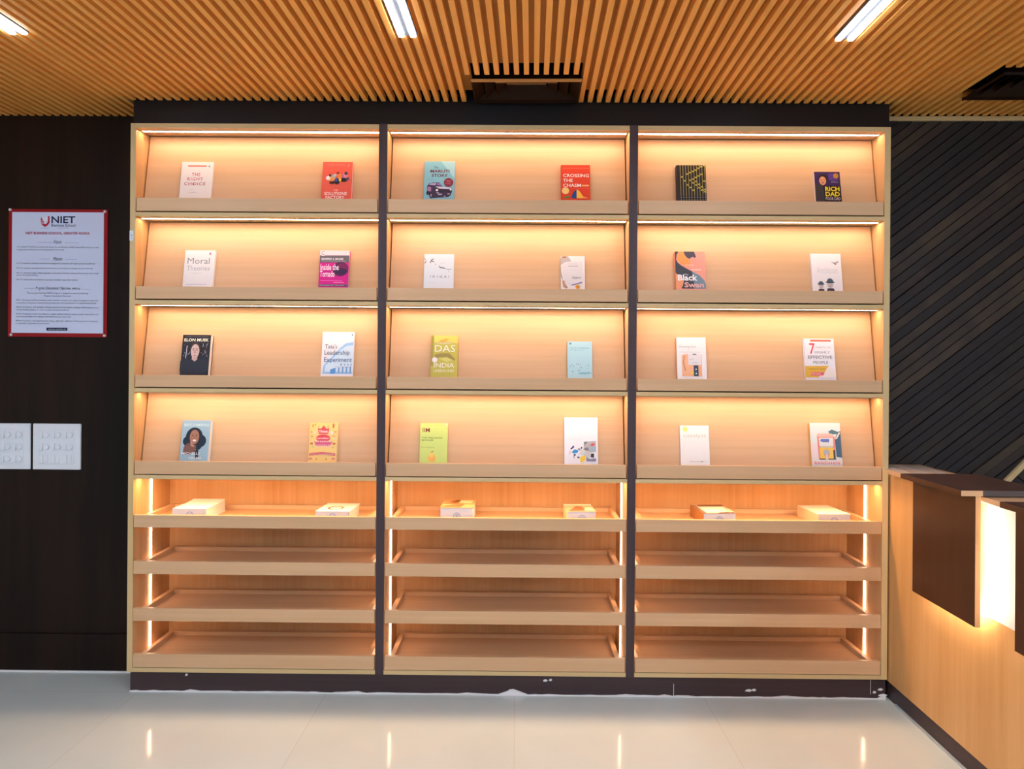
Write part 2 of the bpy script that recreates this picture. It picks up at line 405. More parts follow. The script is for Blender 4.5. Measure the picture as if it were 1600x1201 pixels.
a = Art(lambda u, v: (-1.646+.016*u, 1.913+.043*v), -.0022); a.line([(.3, .7), (.5, .45), (.7, .6)], .08, '7f93b8'); a.line([(.4, .3), (.6, .15)], .08, '7f93b8'); a.build('scribble', st)

# ------------------------------------------------------------------ standing books
LEAN = math.atan2(.112-.050, .345)
def uv_fn(W, H, v0): return lambda u, v: (-W/2+W*u, H*(v0+(1-v0)*v))
def book(row, xc, W, zt, t, cover, label, art, spine=None, zlip=None):
    lt, lb = LIPS[row]; z0 = lb+.0115; H = (zt-z0)/cos(LEAN)
    y_at = .050+.062*((z0-lb)/.345)
    r = empty('book', (xc, y_at-.0008, z0)); r.rotation_euler = (-LEAN, 0, 0)
    tag(r, label, 'book', 'books standing on the display shelves')
    # local: back cover at y=0, front cover at y=-t; bottom lifted so that the tilted front edge stays above the ledge
    lift = t*math.tan(LEAN)+.0003; H -= lift
    c = MB(); ct = .0012
    c.box(-W/2, W/2, -t, -t+ct, lift, lift+H); c.box(-W/2, W/2, -ct, 0, lift, lift+H); c.box(-W/2, -W/2+ct, -t, 0, lift, lift+H)
    c.build('cover', ink(cover) if not spine else ink(cover), r)
    MB().box(-W/2+ct, W/2-.002, -t+ct+.0002, -ct-.0002, lift+.0015, lift+H-.0025).build('pages', PAGE, r)
    if spine: MB().box(-W/2-.0004, -W/2-.0001, -t+.0005, -.0005, lift+.001, lift+H-.001).build('spine_print', ink(spine), r)
    v0 = ((zlip or {0: 2.100, 1: 1.723, 2: 1.350, 3: .978}[row])-z0)/cos(LEAN)/(H+lift)
    f = lambda u, v: (-W/2+W*u, lift+(H)*max(v0+(1-v0)*v, .0))
    A = Art(f, -t); art(A); A.build('cover_print', r)
    return r
def portrait(A, cx, cy, s, skin, hair, shirt=None, long=False):
    if long:
        A.e(cx, cy-.02*s, .30*s, .29*s, hair); A.e(cx-.2*s, cy-.2*s, .13*s, .14*s, hair); A.e(cx+.24*s, cy-.2*s, .12*s, .16*s, hair)
    if shirt: A.poly([(cx-.46*s, cy-.62*s), (cx-.42*s, cy-.36*s), (cx-.16*s, cy-.24*s), (cx+.16*s, cy-.24*s), (cx+.42*s, cy-.36*s), (cx+.46*s, cy-.62*s)], shirt)
    A.poly([(cx-.09*s, cy-.12*s), (cx-.10*s, cy-.27*s), (cx, cy-.32*s), (cx+.10*s, cy-.27*s), (cx+.09*s, cy-.12*s)], skin)
    if not long: A.e(cx, cy+.07*s, .175*s, .17*s, hair)
    A.e(cx, cy, .15*s, .19*s, skin)
    for q in (-1, 1):
        A.e(cx+q*.06*s, cy+.03*s, .028*s, .012*s, '3a2a26', n=10); A.r(cx+q*.06*s-.035*s, cy+.06*s, cx+q*.06*s+.035*s, cy+.07*s, hair)
    A.poly([(cx-.012*s, cy+.02*s), (cx-.025*s, cy-.05*s), (cx+.025*s, cy-.05*s), (cx+.012*s, cy+.02*s)], 'b57f68' if skin != '8a5a42' else '6f4532')

def c_choice(A):
    A.r(.20, .87, .79, .905, 'd8705c'); A.e(.88, .88, .03, .03, '9aa08a')
    A.t('THE', .35, .61, .61, .70, 'c8304a', .008, space=1.2); A.t('RIGHT', .22, .49, .71, .575, 'c8304a', .008, space=1.2)
    A.t('CHOICE', .13, .36, .80, .445, 'b52a40', .008, space=1.2); A.e(.415, .395, .03, .022, 'c8203a'); A.r(.35, .235, .44, .242, 'bba8a8'); A.r(.3, .165, .54, .172, 'bba8a8')
def c_solutions(A):
    A.t('KERRY TRADING', .2, .905, .74, .935, 'f29a88'); A.r(.85, .88, .865, .93, 'f6c8bb')
    for x, y, rx, ry, c in ((.3,.54,.17,.07,'f0a040'),(.2,.55,.08,.06,'f3e2da'),(.5,.46,.1,.09,'33282c'),(.72,.5,.13,.06,'2b2730'),(.38,.6,.07,.05,'b9b6ae'),(.58,.6,.1,.07,'f0883a'),(.76,.62,.1,.07,'e88aa4'),(.79,.68,.06,.05,'4a4448'),(.34,.42,.1,.04,'402818'),(.47,.5,.045,.055,'2a55b8'),(.6,.5,.045,.05,'f5c050'),(.52,.69,.05,.03,'8a2a24'),(.85,.53,.06,.04,'5a5060'),(.26,.62,.04,.04,'3a3034'),(.2,.57,.03,.04,'ffffff'),(.43,.63,.05,.035,'c8cac2'),(.68,.6,.04,.05,'c86a90')):
        A.e(x, y, rx, ry, c, n=9)
    A.t('THE', .40, .19, .55, .23, 'f8d4c4', .01); A.t('SOLUTIONS', .1, .075, .85, .16, 'fbe6da', .02); A.t('FACTORY', .15, -.03, .78, .055, 'fbe6da', .02)
def c_maruti(A):
    A.poly([(.55,1),(1,1),(1,.55)], 'a6d6dc')
    A.t('The', .31, .81, .46, .87, '3c3a4c'); A.t('MARUTI', .2, .70, .83, .78, '7a1830', .02); A.t('STORY', .25, .585, .78, .665, '6a1c3a', .02)
    A.r(.12, .53, .3, .536, '6fa2aa'); A.r(.12, .50, .38, .506, '6fa2aa')
    A.poly([(.1,.2),(.1,.34),(.18,.42),(.3,.44),(.5,.44),(.62,.33),(.9,.29),(.93,.2),(.88,.1),(.8,.06),(.3,.03),(.15,.12)], '3b2c48')
    A.poly([(.16,.38),(.22,.42),(.42,.43),(.38,.365)], 'b9a3c8'); A.poly([(.44,.43),(.54,.42),(.6,.35),(.42,.37)], '8d7aa8')
    A.poly([(.11,.22),(.12,.33),(.24,.32),(.24,.2)], 'a87a9c'); A.poly([(.38,.33),(.6,.33),(.9,.3),(.86,.27),(.5,.28)], 'd8cfe0')
    A.poly([(.4,.27),(.88,.27),(.88,.2),(.42,.17)], '2a1f33')
    A.e(.435,.24,.04,.032,'f0ecf4'); A.e(.88,.255,.028,.025,'ffffff'); A.e(.25,.1,.06,.08,'241a2c'); A.e(.25,.1,.03,.045,'8d7f97'); A.e(.12,.16,.03,.05,'241a2c')
    A.r(.42,.16,.5,.175,'d8cfe0'); A.r(.47,.115,.6,.14,'c9c2d2'); A.r(.78,.13,.86,.145,'e8c8dc'); A.r(.66,.07,.72,.085,'c9c2d2')
    A.e(.81,.44,.155,.115,'8c2038'); A.t('THE INSIDE', .72,.475,.9,.495,'e6b8c0'); A.t('STORY', .76,.44,.87,.46,'e6b8c0'); A.r(.69,.425,.93,.428,'c47080'); A.t('R C BHARGAVA', .72,.39,.9,.41,'e6b8c0')
def c_chasm(A):
    A.r(.03, .90, .97, .915, 'f4785a'); A.t('CROSSING', .07, .65, .96, .745, 'fbe8dc', .015); A.t('THE', .07, .51, .40, .60, 'fbe8dc', .015); A.t('CHASM', .07, .37, .68, .46, 'fbe8dc', .015)
    A.r(.7, .385, .95, .43, 'f8b878'); A.r(.3,.32,.95,.332,'ee5a48'); A.e(.15, .26, .125, .098, 'f4cc7c')
    A.poly([(.06,.05),(.18,.1),(.27,.12),(.27,.05)], '3f8f3a')
    A.poly([(.35,.045),(.37,.13),(.42,.22),(.48,.27),(.53,.29),(.53,.045)], '0a4a8a')
    A.poly([(.53,.045),(.53,.29),(.6,.27),(.67,.2),(.74,.11),(.74,.045)], 'fcbc3c'); A.poly([(.74,.045),(.74,.11),(.84,.075),(.95,.045)], 'f4985a')
def c_lines(A):
    A.r(.06, 0, 1, 1, '1e1a20'); g = 'b9a85a'; n = 10
    X = [.13+.092*i for i in range(n)]
    steps = {0:[.65],1:[.54],2:[.73,.42],3:[.77,.55,.34],4:[.80,.58,.47,.26],5:[.83,.62,.5,.4],6:[.88,.66,.42,.32],7:[.92,.70,.34,.25],8:[.95,.5,.26,.2]}
    for i in range(n):
        A.line([(X[i], .12), (X[i], 1)], .014, g); A.e(X[i], .08, .013, .016, 'c9c0a0', n=8); A.r(X[i]-.006, -.02, X[i]+.006, .03, g)
    for i, ys in steps.items():
        for y in ys:
            A.r(X[i]-.008, y-.022, X[i]+.008, y+.022, '1e1a20'); A.r(X[i+1]-.008, y-.022, X[i+1]+.008, y+.022, '1e1a20')
            m = (X[i]+X[i+1])/2
            A.line([(X[i], y+.024), (m, y+.002), (X[i+1], y+.024)], .014, 'd8c85e'); A.line([(X[i], y-.024), (m, y-.002), (X[i+1], y-.024)], .014, 'd8c85e')
def c_rich(A):
    A.r(.55,.72,.92,.94,'5c3a88'); A.e(.84,.86,.105,.085,'b8862e'); A.t('20TH YEAR',.76,.85,.92,.875,'6a4a18')
    A.poly([(0,0),(0,.62),(.15,.6),(.3,.52),(.42,.5),(.42,0)], '3d3538'); A.poly([(.28,.5),(.36,.3),(.42,.52)],'2a1c28')
    A.e(.34,.77,.18,.15,'2a1a1a'); A.e(.31,.69,.135,.145,'e0986c'); A.e(.19,.69,.025,.03,'e0986c',n=8)
    for q in (-1,1): A.e(.31+q*.055,.72,.025,.012,'3a2018',n=8)
    A.e(.31,.62,.05,.014,'a8403c',n=10); A.poly([(.3,.71),(.285,.66),(.325,.66)],'c07a54')
    A.r(.34,.0,1,.52,'20141c'); A.t('ROBERT T.',.63,.66,.9,.685,'a99ac4'); A.t('KIYOSAKI',.63,.62,.9,.65,'a99ac4')
    A.t('RICH', .38, .34, .94, .49, 'f2d428', .03); A.t('DAD', .38, .165, .94, .315, 'f2d428', .03); A.t('POOR DAD', .38, .04, .95, .135, 'd8ccd8', .005)
def c_literal(A):
    A.t('Moral', .1, .62, .84, .79, '8c8c92'); A.t('Theories', .09, .43, .86, .57, 'b2b2b8'); A.e(.84, .91, .035, .035, 'c86a8c')
    A.r(.25, .355, .6, .362, 'c0bcbf'); A.r(.1,.04,.8,.055,'c4c4e0')
def c_tornado(A):
    A.r(0,0,1,.86,'6c6268'); A.r(0,.865,1,1,'e6d8dc'); A.e(.11,.92,.1,.075,'e6d8dc'); A.ring(.12,.93,.07,.055,.25,'7a6c84',a0=60,a1=300)
    A.t('GEOFFREY A. MOORE', .05,.735,.8,.79,'f6f0f2',.02); A.r(.05,.70,.9,.71,'c8c0c4')
    A.r(0,.0,1,.66,'d8148c'); A.e(.72,.48,.27,.2,'5a1c50'); A.e(.76,.5,.2,.14,'7a1f58'); A.e(.74,.42,.2,.09,'3c1c48'); A.r(0,0,1,.055,'5c5a6c')
    A.t('Inside the', .04,.45,.66,.62,'fdeef8',.012); A.t('Tornado', .03,.26,.53,.43,'fdeef8',.012)
    A.r(.06,.15,.8,.165,'f070c0'); A.r(.5,.10,.86,.115,'f8a0c0'); A.t('Strategies for Growth', .04,.01,.86,.045,'e8e0e8')
def c_ikigai(A):
    A.t('IKIGAI', .22, .30, .84, .365, '55606a', .0, space=1.7); k = '4a4a50'
    A.line([(.02,.72),(.07,.8)], .02, k); A.line([(.0,.88),(.05,.82)], .012, k)
    A.line([(.2,.73),(.25,.83),(.32,.86)], .025, k); A.line([(.24,.8),(.33,.77)], .025, k); A.e(.38,.7,.014,.012,k,n=8)
    A.line([(.5,.64),(.56,.59),(.62,.6),(.7,.57)], .025, k); A.line([(.72,.565),(.82,.545),(.92,.55)], .012, '77777c'); A.line([(.82,.48),(.825,.5)], .015, '77777c')
    A.line([(.52,.7),(.6,.73),(.72,.75)], .008, 'b8b8bc'); A.r(.15,.15,.4,.155,'b0bcc8')
def c_zappos(A):
    A.poly([(.3,1),(.05,1),(0,.9),(0,.72),(.15,.8),(.45,.84)], 'bcb4b0'); A.poly([(.04,.97),(.2,1),(.24,.94),(.1,.93)], 'b07848')
    A.poly([(0,.72),(.02,.5),(.1,.25),(.02,.35),(0,.6)], '8a90a0'); A.poly([(.05,.25),(.22,.25),(.25,.12),(.2,.02),(.1,.05)], 'c89878'); A.poly([(.18,.1),(.3,.05),(.22,0)], '9c8472')
    A.poly([(.05,.7),(.2,.82),(.9,.84),(.97,.25),(.45,.12),(.2,.12),(.08,.45)], 'e2dcda')
    A.r(.32,.755,.7,.765,'c0b8b4'); A.r(.32,.68,.72,.7,'aaa4a2'); A.r(.4,.56,.7,.567,'c8c2c0'); A.t('Zappos', .45,.29,.84,.38,'55504e',.005,.3)
    A.poly([(.38,.11),(.9,.22),(.88,.17),(.5,.1)], '8c88b0'); A.e(.7,.06,.095,.07,'f0a838'); A.e(.67,.07,.012,.012,'503010',n=8); A.e(.73,.07,.012,.012,'503010',n=8); A.e(.7,.04,.03,.008,'a04818',n=8)
def c_swan(A):
    A.poly([(0,0),(.0,1),(1,1),(1,0)], 'f0a08c')
    A.poly([(0,1),(.12,1),(.05,.9),(.03,.78),(.08,.7),(.2,.62),(.55,.46),(.8,.36),(.95,.22),(1,.1),(1,0),(.2,0),(.0,.4)], '3a3d46')
    A.poly([(.55,.46),(.8,.36),(.95,.22),(1,.1),(1,0),(.6,.0),(.6,.3)], '7890a0')
    A.poly([(.12,.98),(.26,1),(.32,.92),(.36,.84),(.48,.78),(.5,.6),(.36,.6),(.2,.66),(.08,.75),(.05,.88)], 'f59a50')
    A.poly([(.28,1),(.33,.9),(.4,.83),(.48,.8),(.54,.84),(.6,.86),(.66,.82),(.7,.86),(.64,1)], '4a4550'); A.poly([(.0,0),(.0,.42),(.06,.38),(.2,.3),(.26,.18),(.22,.06),(.12,0)], 'f5a070')
    A.r(.32,.625,.62,.64,'fbe0d0'); A.r(.55,.49,.85,.52,'f6d4c8'); A.t('The', .28,.355,.42,.395,'f0ecec'); A.t('Black', .07,.21,.72,.375,'fbf6f6',.03); A.t('Swan', .28,.03,.93,.17,'e8b0a8',.03)
def c_bowler(A):
    A.t('Ambition', .18,.46,.86,.64,'d4d0d2'); A.poly([(.65,.78),(.78,.76),(.9,.8),(.93,.77),(.86,.74),(.82,.7)], 'a8a0a8'); A.poly([(.7,.76),(.84,.72),(.82,.69)],'6c6870')
    for cx, cy, q in ((.29,.13,.9),(.59,.17,1.15)):
        A.e(cx,cy,.09*q,.10*q,'c8c0bc'); A.poly([(cx-.11*q,-.01),(cx-.08*q,.05*q),(cx+.09*q,.05*q),(cx+.12*q,-.01)], '40384a')
        A.e(cx,cy+.045*q,.135*q,.02*q,'2e3a48'); A.e(cx,cy+.05*q,.095*q,.085*q,'4a5c6c',0,180)
        A.e(cx-.03*q,cy+.0,.012,.01,'504844',n=8); A.e(cx+.03*q,cy+.0,.012,.01,'504844',n=8); A.e(cx,cy-.05*q,.025*q,.008,'8a6864',n=8)
def c_musk(A):
    A.t('THE NEW YORK TIMES BESTSELLER', .1,.945,.92,.965,'8a8488'); A.t('ELON MUSK', .06,.82,.93,.905,'f6efd4',.022)
    random.seed(5)
    for i in range(26):
        x = random.choice([random.uniform(.04,.28), random.uniform(.7,.93)]); y = random.uniform(.38,.72); A.line([(x,y),(x+random.uniform(-.03,.03),y+random.uniform(.02,.09))], .012, random.choice(['9aa4b8','c8ccd8','7a4858','59657c']))
    A.line([(.17,.36),(.19,.7)],.02,'dfe4f0'); A.e(.49,.6,.19,.2,'4a3430'); portrait(A, .49, .55, 1.0, 'd8b8b0', '4a3430', '252a38'); A.poly([(0,0),(0,.28),(.2,.34),(.38,.32),(.62,.32),(.85,.34),(1,.28),(1,0)],'252a38'); A.poly([(.4,.33),(.5,.27),(.6,.33),(.55,.4),(.45,.4)],'cfa8a0'); A.e(.49,.43,.05,.012,'a07070',n=10)
def c_tata(A):
    A.poly([(.05,0),(.08,.2),(.3,.38),(.55,.6),(.75,.73),(.98,.76),(.98,0)], '9cc8ee'); A.poly([(.12,.05),(.14,.2),(.35,.36),(.58,.56),(.78,.67),(.98,.68),(.98,.05)], 'd4e6f4')
    for i in range(5): A.r(.42+.12*i,.02,.47+.12*i,.14+.01*i,'7aa8d8'); A.r(.62+.1*i if i < 4 else .6,.2,.66+.1*i if i < 4 else .64,.24,'8ab0d0')
    A.poly([(.3,.0),(.3,.1),(.44,.14),(.44,.0)],'5a9ce0'); A.line([(.45,.17),(.95,.16)],.01,'a8a0b8'); A.e(.94,.93,.022,.022,'6a7484',n=10)
    A.t("Tata's", .1,.60,.48,.70,'5f6474'); A.t('Leadership', .09,.42,.88,.56,'4f5a70'); A.t('Experiment', .09,.25,.96,.39,'3c5a8c')
def c_das(A):
    A.poly([(.12,.82),(.12,1),(1,1),(1,.8),(.5,.86)], 'efd264'); A.poly([(.3,.86),(.55,.92),(.7,.9),(.4,.82)], 'd8a848'); A.poly([(0,.2),(0,1),(.1,1),(.1,.2)], 'a89840')
    A.poly([(.15,.5),(.4,.54),(.7,.53),(.92,.38),(.9,.34),(.6,.44),(.3,.42),(.12,.4)], 'a08c48'); A.poly([(.3,.4),(.6,.42),(.8,.36),(.6,.3)],'dcd070')
    A.t('GURCHARAN', .2,.78,.75,.82,'f2d8d0'); A.t('DAS', .15,.57,.90,.75,'f6efdc'); A.e(.15,.36,.1,.07,'f2e8e4')
    A.t('INDIA', .13,.16,.88,.28,'f6f0da'); A.t('UNBOUND', .12,.04,.88,.115,'eee8c4')
def c_blue(A):
    A.t('PF', .08,.90,.17,.96,'3c5a64',.03); A.t('The Art of Building', .08,.78,.86,.83,'5c9aa4',.005); A.t('Lasting Success', .08,.73,.7,.77,'6aa6b4',.005)
    random.seed(9)
    for i in range(34): A.e(random.uniform(.08,.95),random.uniform(.04,.36),.014,.013,random.choice(['40505c','7a6a94','b87a9c','e8f0f8','90a8b0','557080']),n=7)
    A.r(.45,.05,.82,.1,'8cc8dc')
def c_every(A):
    A.t('The', .1,.80,.17,.825,'98948f'); A.t('everything store', .07,.73,.66,.78,'85827e'); A.r(.38,.682,.45,.69,'e8b060'); A.r(.1,.615,.8,.625,'d0ccca')
    A.poly([(.17,0),(.17,.54),(.26,.565),(.84,.56),(.84,0)], 'f4b68c'); A.line([(.26,.52),(.22,.36),(.28,.14)],.02,'8a5a3c'); A.r(.38,.29,.82,.57,'e6e2e4'); A.r(.54,.555,.66,.575,'44403c')
    A.r(.56,0,.72,.28,'34485c'); A.e(.64,.18,.025,.02,'c8e4e0',n=10); A.e(.64,.07,.025,.02,'c8e4e0',n=10); A.r(.6,.11,.68,.135,'4858a0'); A.e(.5,.09,.045,.035,'f0d84c'); A.t('and the age', .44,.42,.56,.45,'787488'); A.t('of web', .52,.33,.7,.37,'aaa6a4')
def c_seven(A):
    A.r(.22,.925,.9,.975,'e0725c'); A.t('7', .18,.60,.36,.88,'d8343c',.008); A.t('THE', .08,.92,.18,.935,'b8b0b4'); A.t('HABITS OF', .38,.75,.88,.795,'a8a4aa'); A.t('HIGHLY', .35,.62,.85,.68,'8c8a90')
    A.t('EFFECTIVE', .12,.48,.91,.56,'707074',.004); A.t('PEOPLE', .28,.35,.77,.42,'707074',.004)
    A.poly([(0,0),(0,.29),(.78,.3),(.7,.22),(.62,.12),(.4,0)], 'e0b040'); A.t('Stephen R. Covey', .12,.19,.66,.235,'8a6a20'); A.poly([(.17,.05),(.2,.13),(.65,.13),(.6,.05)],'e06078'); A.t('30M SOLD', .2,.07,.5,.11,'fbe0c8')
    A.poly([(.62,.12),(.8,.3),(1,.12),(1,0),(.4,0),(.58,.05)],'efe4dc')
def c_becoming(A):
    A.t('BECOMING', .08,.84,.95,.91,'d6ece6',.004,space=1.1)
    A.e(.46,.56,.30,.25,'16283a'); A.e(.24,.45,.17,.13,'16283a'); A.e(.7,.46,.19,.16,'16283a'); A.e(.62,.33,.13,.1,'16283a')
    A.e(.47,.56,.165,.19,'a87860'); A.e(.33,.28,.2,.13,'6e4a42'); A.poly([(.1,.1),(.12,.3),(.3,.36),(.56,.34),(.55,.18),(.35,.1)],'7c564c'); A.poly([(.34,.45),(.38,.47),(.44,.36),(.5,.34),(.46,.3),(.36,.33)],'b88a74')
    for q in (-1,1): A.e(.47+q*.065,.6,.028,.012,'2a1a18',n=8)
    A.e(.48,.47,.065,.025,'f4e8e4'); A.poly([(.47,.58),(.45,.52),(.5,.52)],'8c5c48')
    A.poly([(.55,.0),(.54,.2),(.64,.3),(.66,.0)],'2a2438'); A.t('MICHELLE', .06,.10,.72,.165,'e6eef0',.008); A.t('OBAMA', .32,-.02,.78,.05,'e6eef0',.008)
def c_noodles(A):
    A.poly([(.33,.70),(.29,.86),(.4,.84),(.5,.93),(.6,.84),(.71,.86),(.67,.70)],'d8505c'); A.t('Think', .33,.735,.67,.80,'fbe4dc',.02)
    A.e(.5,.585,.25,.105,'dc4858'); A.t('under', .28,.565,.72,.61,'fae6e0',.02); A.poly([(.18,.5),(.84,.5),(.76,.38),(.26,.38)],'d86080'); A.t('pressure', .24,.47,.8,.515,'fae0dc',.02); A.t('NOODLES', .27,.35,.79,.415,'f0c4cc',.01)
    A.poly([(.03,.12),(.05,.19),(.5,.215),(.95,.19),(.97,.12),(.5,.15)],'d0586c'); A.t('EMMA TALLANDERSON', .08,.145,.92,.175,'f6d8c8')
    for x, y, rx, ry, c in ((.12,.92,.03,.05,'e89a40'),(.2,.95,.02,.04,'a8a050'),(.85,.92,.035,.07,'e06a4c'),(.93,.76,.05,.01,'b86a38'),(.08,.75,.03,.015,'b07a30'),(.1,.63,.04,.02,'a8a058'),(.88,.64,.04,.012,'e0705c'),(.1,.44,.06,.03,'c87858'),(.9,.44,.06,.03,'c07050'),(.2,.73,.05,.045,'f8d8c0'),(.8,.73,.05,.045,'f0d8e0'),(.88,.57,.03,.03,'c8e0c8'),(.15,.35,.04,.025,'c8d488'),(.86,.33,.05,.01,'c0a060'),(.09,.04,.07,.03,'e48a80'),(.9,.04,.07,.03,'e48a80'),(.3,.03,.03,.025,'c8a040'),(.65,.03,.03,.025,'c8a040'),(.33,.9,.025,.015,'c8a048'),(.66,.9,.025,.02,'c87848')): A.e(x, y, rx, ry, c, n=10)
def c_iim(A):
    A.t('IIM', .09,.76,.35,.87,'8c3a28',.004); A.t('THE PERSUASIVE', .07,.59,.82,.63,'5a7438',.006); A.t('MANAGER', .07,.53,.5,.57,'5a7438',.006); A.t('M.M. MONIPPALLY', .06,.345,.54,.375,'94ac48')
    A.e(.45,.08,.13,.10,'f6b85a'); A.e(.44,.17,.075,.075,'f4d06a'); A.line([(.42,.235),(.46,.245),(.5,.255)],.02,'6a7438'); A.r(.2,.94,.9,.946,'b8c860')
    A.poly([(.93,1),(1,1),(1,.9)],'f4f2ea')
def c_collage(A):
    A.t('Design Works', .14,.5,.5,.53,'d4d4da')
    for pts, c in (([(.18,.3),(.28,.38),(.3,.34),(.22,.29)],'2a2f80'),([(.22,.23),(.3,.29),(.42,.27),(.4,.22),(.28,.2)],'3a9ad8'),([(.4,.27),(.42,.32),(.48,.31),(.48,.27)],'9a94a4'),([(.49,.31),(.5,.35),(.54,.35),(.53,.3)],'50505a'),
        ([(.58,.28),(.58,.46),(.94,.48),(.95,.24),(.75,.22)],'b8b4b4'),([(.6,.38),(.6,.46),(.7,.46)],'77737c'),([(.76,.38),(.84,.43),(.93,.42),(.86,.37)],'e05060'),([(.75,.3),(.75,.35),(.95,.35),(.93,.25),(.78,.26)],'a8b8c8'),([(.56,.3),(.7,.34),(.74,.27),(.62,.27)],'88807c'),
        ([(.45,.18),(.48,.3),(.58,.28),(.58,.16)],'dcdcd8'),([(.58,.16),(.6,.26),(.78,.24),(.76,.1),(.66,.1)],'d0cecb'),([(.78,.12),(.79,.2),(.88,.2),(.88,.11)],'35383a'),([(.48,.0),(.47,.12),(.63,.17),(.64,.07),(.52,.0)],'f2cc3c'),
        ([(.65,.12),(.66,.03),(.94,.03),(.94,.1),(.76,.08)],'8a88a4'),([(.38,.11),(.4,.14),(.46,.12),(.44,.09)],'3a3a30'),([(.28,.1),(.28,.19),(.34,.19),(.34,.15),(.3,.15),(.3,.1)],'5a5a80'),([(.14,.18),(.18,.28),(.2,.24),(.17,.18)],'d8c8c0')): A.poly(pts, c)
def c_catalyst(A):
    A.e(.19,.90,.085,.07,'dce07c'); A.t('catalyst', .11,.66,.91,.78,'c8cabc'); A.t('ANURAG JAIN', .3,.04,.68,.065,'8a8488'); A.r(.7,.05,.77,.065,'605c60'); A.r(.77,.055,.9,.06,'c0bcc4'); A.t('p', .87,.90,.91,.94,'c4c0c4')
def c_bandhan(A):
    A.r(0,.12,1,.86,'dfe6e4'); A.poly([(0,.12),(0,.5),(.25,.5),(.3,.12)],'ecdcdc'); A.poly([(.82,.18),(.8,.6),(.9,.78),(1,.8),(1,.16)],'4a6880'); A.poly([(.6,.79),(.72,.84),(.92,.78),(.86,.73),(.65,.72)],'5a7c84')
    A.poly([(.8,.6),(.95,.78),(.99,.76),(.88,.62)],'e8e4d4')
    A.poly([(.24,.14),(.22,.66),(.3,.7),(.7,.7),(.8,.66),(.8,.14)],'ec8c80'); A.poly([(.2,.66),(.24,.74),(.72,.74),(.78,.66)],'ecc0b0'); A.r(.28,.44,.74,.64,'e6e4e0'); A.poly([(.31,.56),(.34,.61),(.62,.61),(.6,.53),(.4,.53)],'6a80c4')
    A.poly([(.28,.14),(.28,.4),(.74,.4),(.74,.14)],'f4c858'); A.r(.3,.40,.72,.44,'d0c8b8'); A.e(.5,.29,.11,.07,'b8b4bc'); A.poly([(.42,.24),(.58,.24),(.55,.17),(.45,.17)],'c87890'); A.r(.25,.115,.8,.14,'5a4a4c'); A.r(.46,.08,.54,.24,'e8d4c4')
    A.r(.72,.14,.78,.34,'4a4450'); A.r(0,0,1,.085,'efd8d4'); A.t('BANDHAN', .08,.0,.9,.062,'cc6878',.004); A.t('THE MAKING OF A BANK', .15,.9,.7,.915,'d8d4d4')

book(0, -1.393, .137, 2.268, .012, 'e8e2dc', 'white book with three lines of spaced red capitals and a red bar at its head', c_choice)
book(0, -.780, .129, 2.266, .024, 'e8604e', 'coral red book with a crowd of small figures above white lettering', c_solutions)
book(0, -.341, .131, 2.274, .018, '84c0cc', 'light blue book showing a small car and a dark red round badge', c_maruti, '9a6a50')
book(0, .246, .125, 2.260, .020, 'e04428', 'bright red book with a blue and yellow hump and a cream disc', c_chasm)
book(0, .742, .126, 2.260, .024, '2a2428', 'black book covered with thin yellow branching lines', c_lines)
book(0, 1.326, .109, 2.236, .020, '3c2458', 'small purple book with a dark haired man and thick yellow lettering', c_rich, 'd8c8c0')
book(1, -1.377, .130, 1.883, .014, 'e9e7e6', 'white book with large thin grey lettering, left of the magenta book', c_literal)
book(1, -.791, .127, 1.884, .020, 'd8148c', 'magenta book with a grey band, dark swirl and tall white lettering', c_tornado)
book(1, -.340, .129, 1.874, .012, 'e0e6ea', 'pale white book with dark twigs and small widely spaced capitals', c_ikigai)
book(1, .237, .104, 1.869, .012, 'ece4e0', 'small cream book with a tilted grey paper and a yellow smiling face', c_zappos)
book(1, .741, .128, 1.889, .022, 'f0a08c', 'orange and dark grey book with a curved dark sweep and bold white word', c_swan)
book(1, 1.327, .130, 1.887, .012, 'ebe7e8', 'white book showing two men in dark bowler hats near its foot', c_bowler)
book(2, -1.382, .121, 1.513, .030, '22222c', 'black book with a man in a dark shirt facing forward and cream capitals', c_musk)
book(2, -.775, .138, 1.534, .014, 'ecebef', 'white book with a blue curved building and three lines of serif lettering', c_tata)
book(2, -.313, .115, 1.518, .028, 'c8bc50', 'mustard green book with large white lettering and a white disc', c_das)
book(2, .270, .107, 1.500, .014, 'b4dcE4'.lower(), 'small pale blue book sprinkled with tiny dark specks near its foot', c_blue)
book(2, .749, .127, 1.520, .018, 'ecebec', 'white book with a peach square, grey card and dark blue strip', c_every, 'e8a860')
book(2, 1.299, .130, 1.519, .016, 'eae8ee', 'white book with a tall red numeral, red bar and mustard corner', c_seven)
book(3, -1.381, .122, 1.145, .030, '9cbccc', 'pale blue book with a smiling long haired woman leaning on her hand', c_becoming)
book(3, -.833, .121, 1.139, .020, 'f6d080', 'yellow book with red bowl shaped lettering and scattered small drawings', c_noodles)
book(3, -.357, .119, 1.142, .016, 'cfe07c', 'lime green book with a small orange pear near its foot', c_iim)
book(3, .278, .145, 1.172, .012, 'eeeef2', 'tall white book with a colourful jumble of boxes at its foot', c_collage)
book(3, .767, .125, 1.141, .012, 'eeeeec', 'nearly plain white book with a pale green dot in one corner', c_catalyst)
book(3, 1.327, .130, 1.156, .020, 'e8e4e0', 'pale book with a yellow and pink three wheeled cab and red capitals', c_bandhan, 'c8a060')

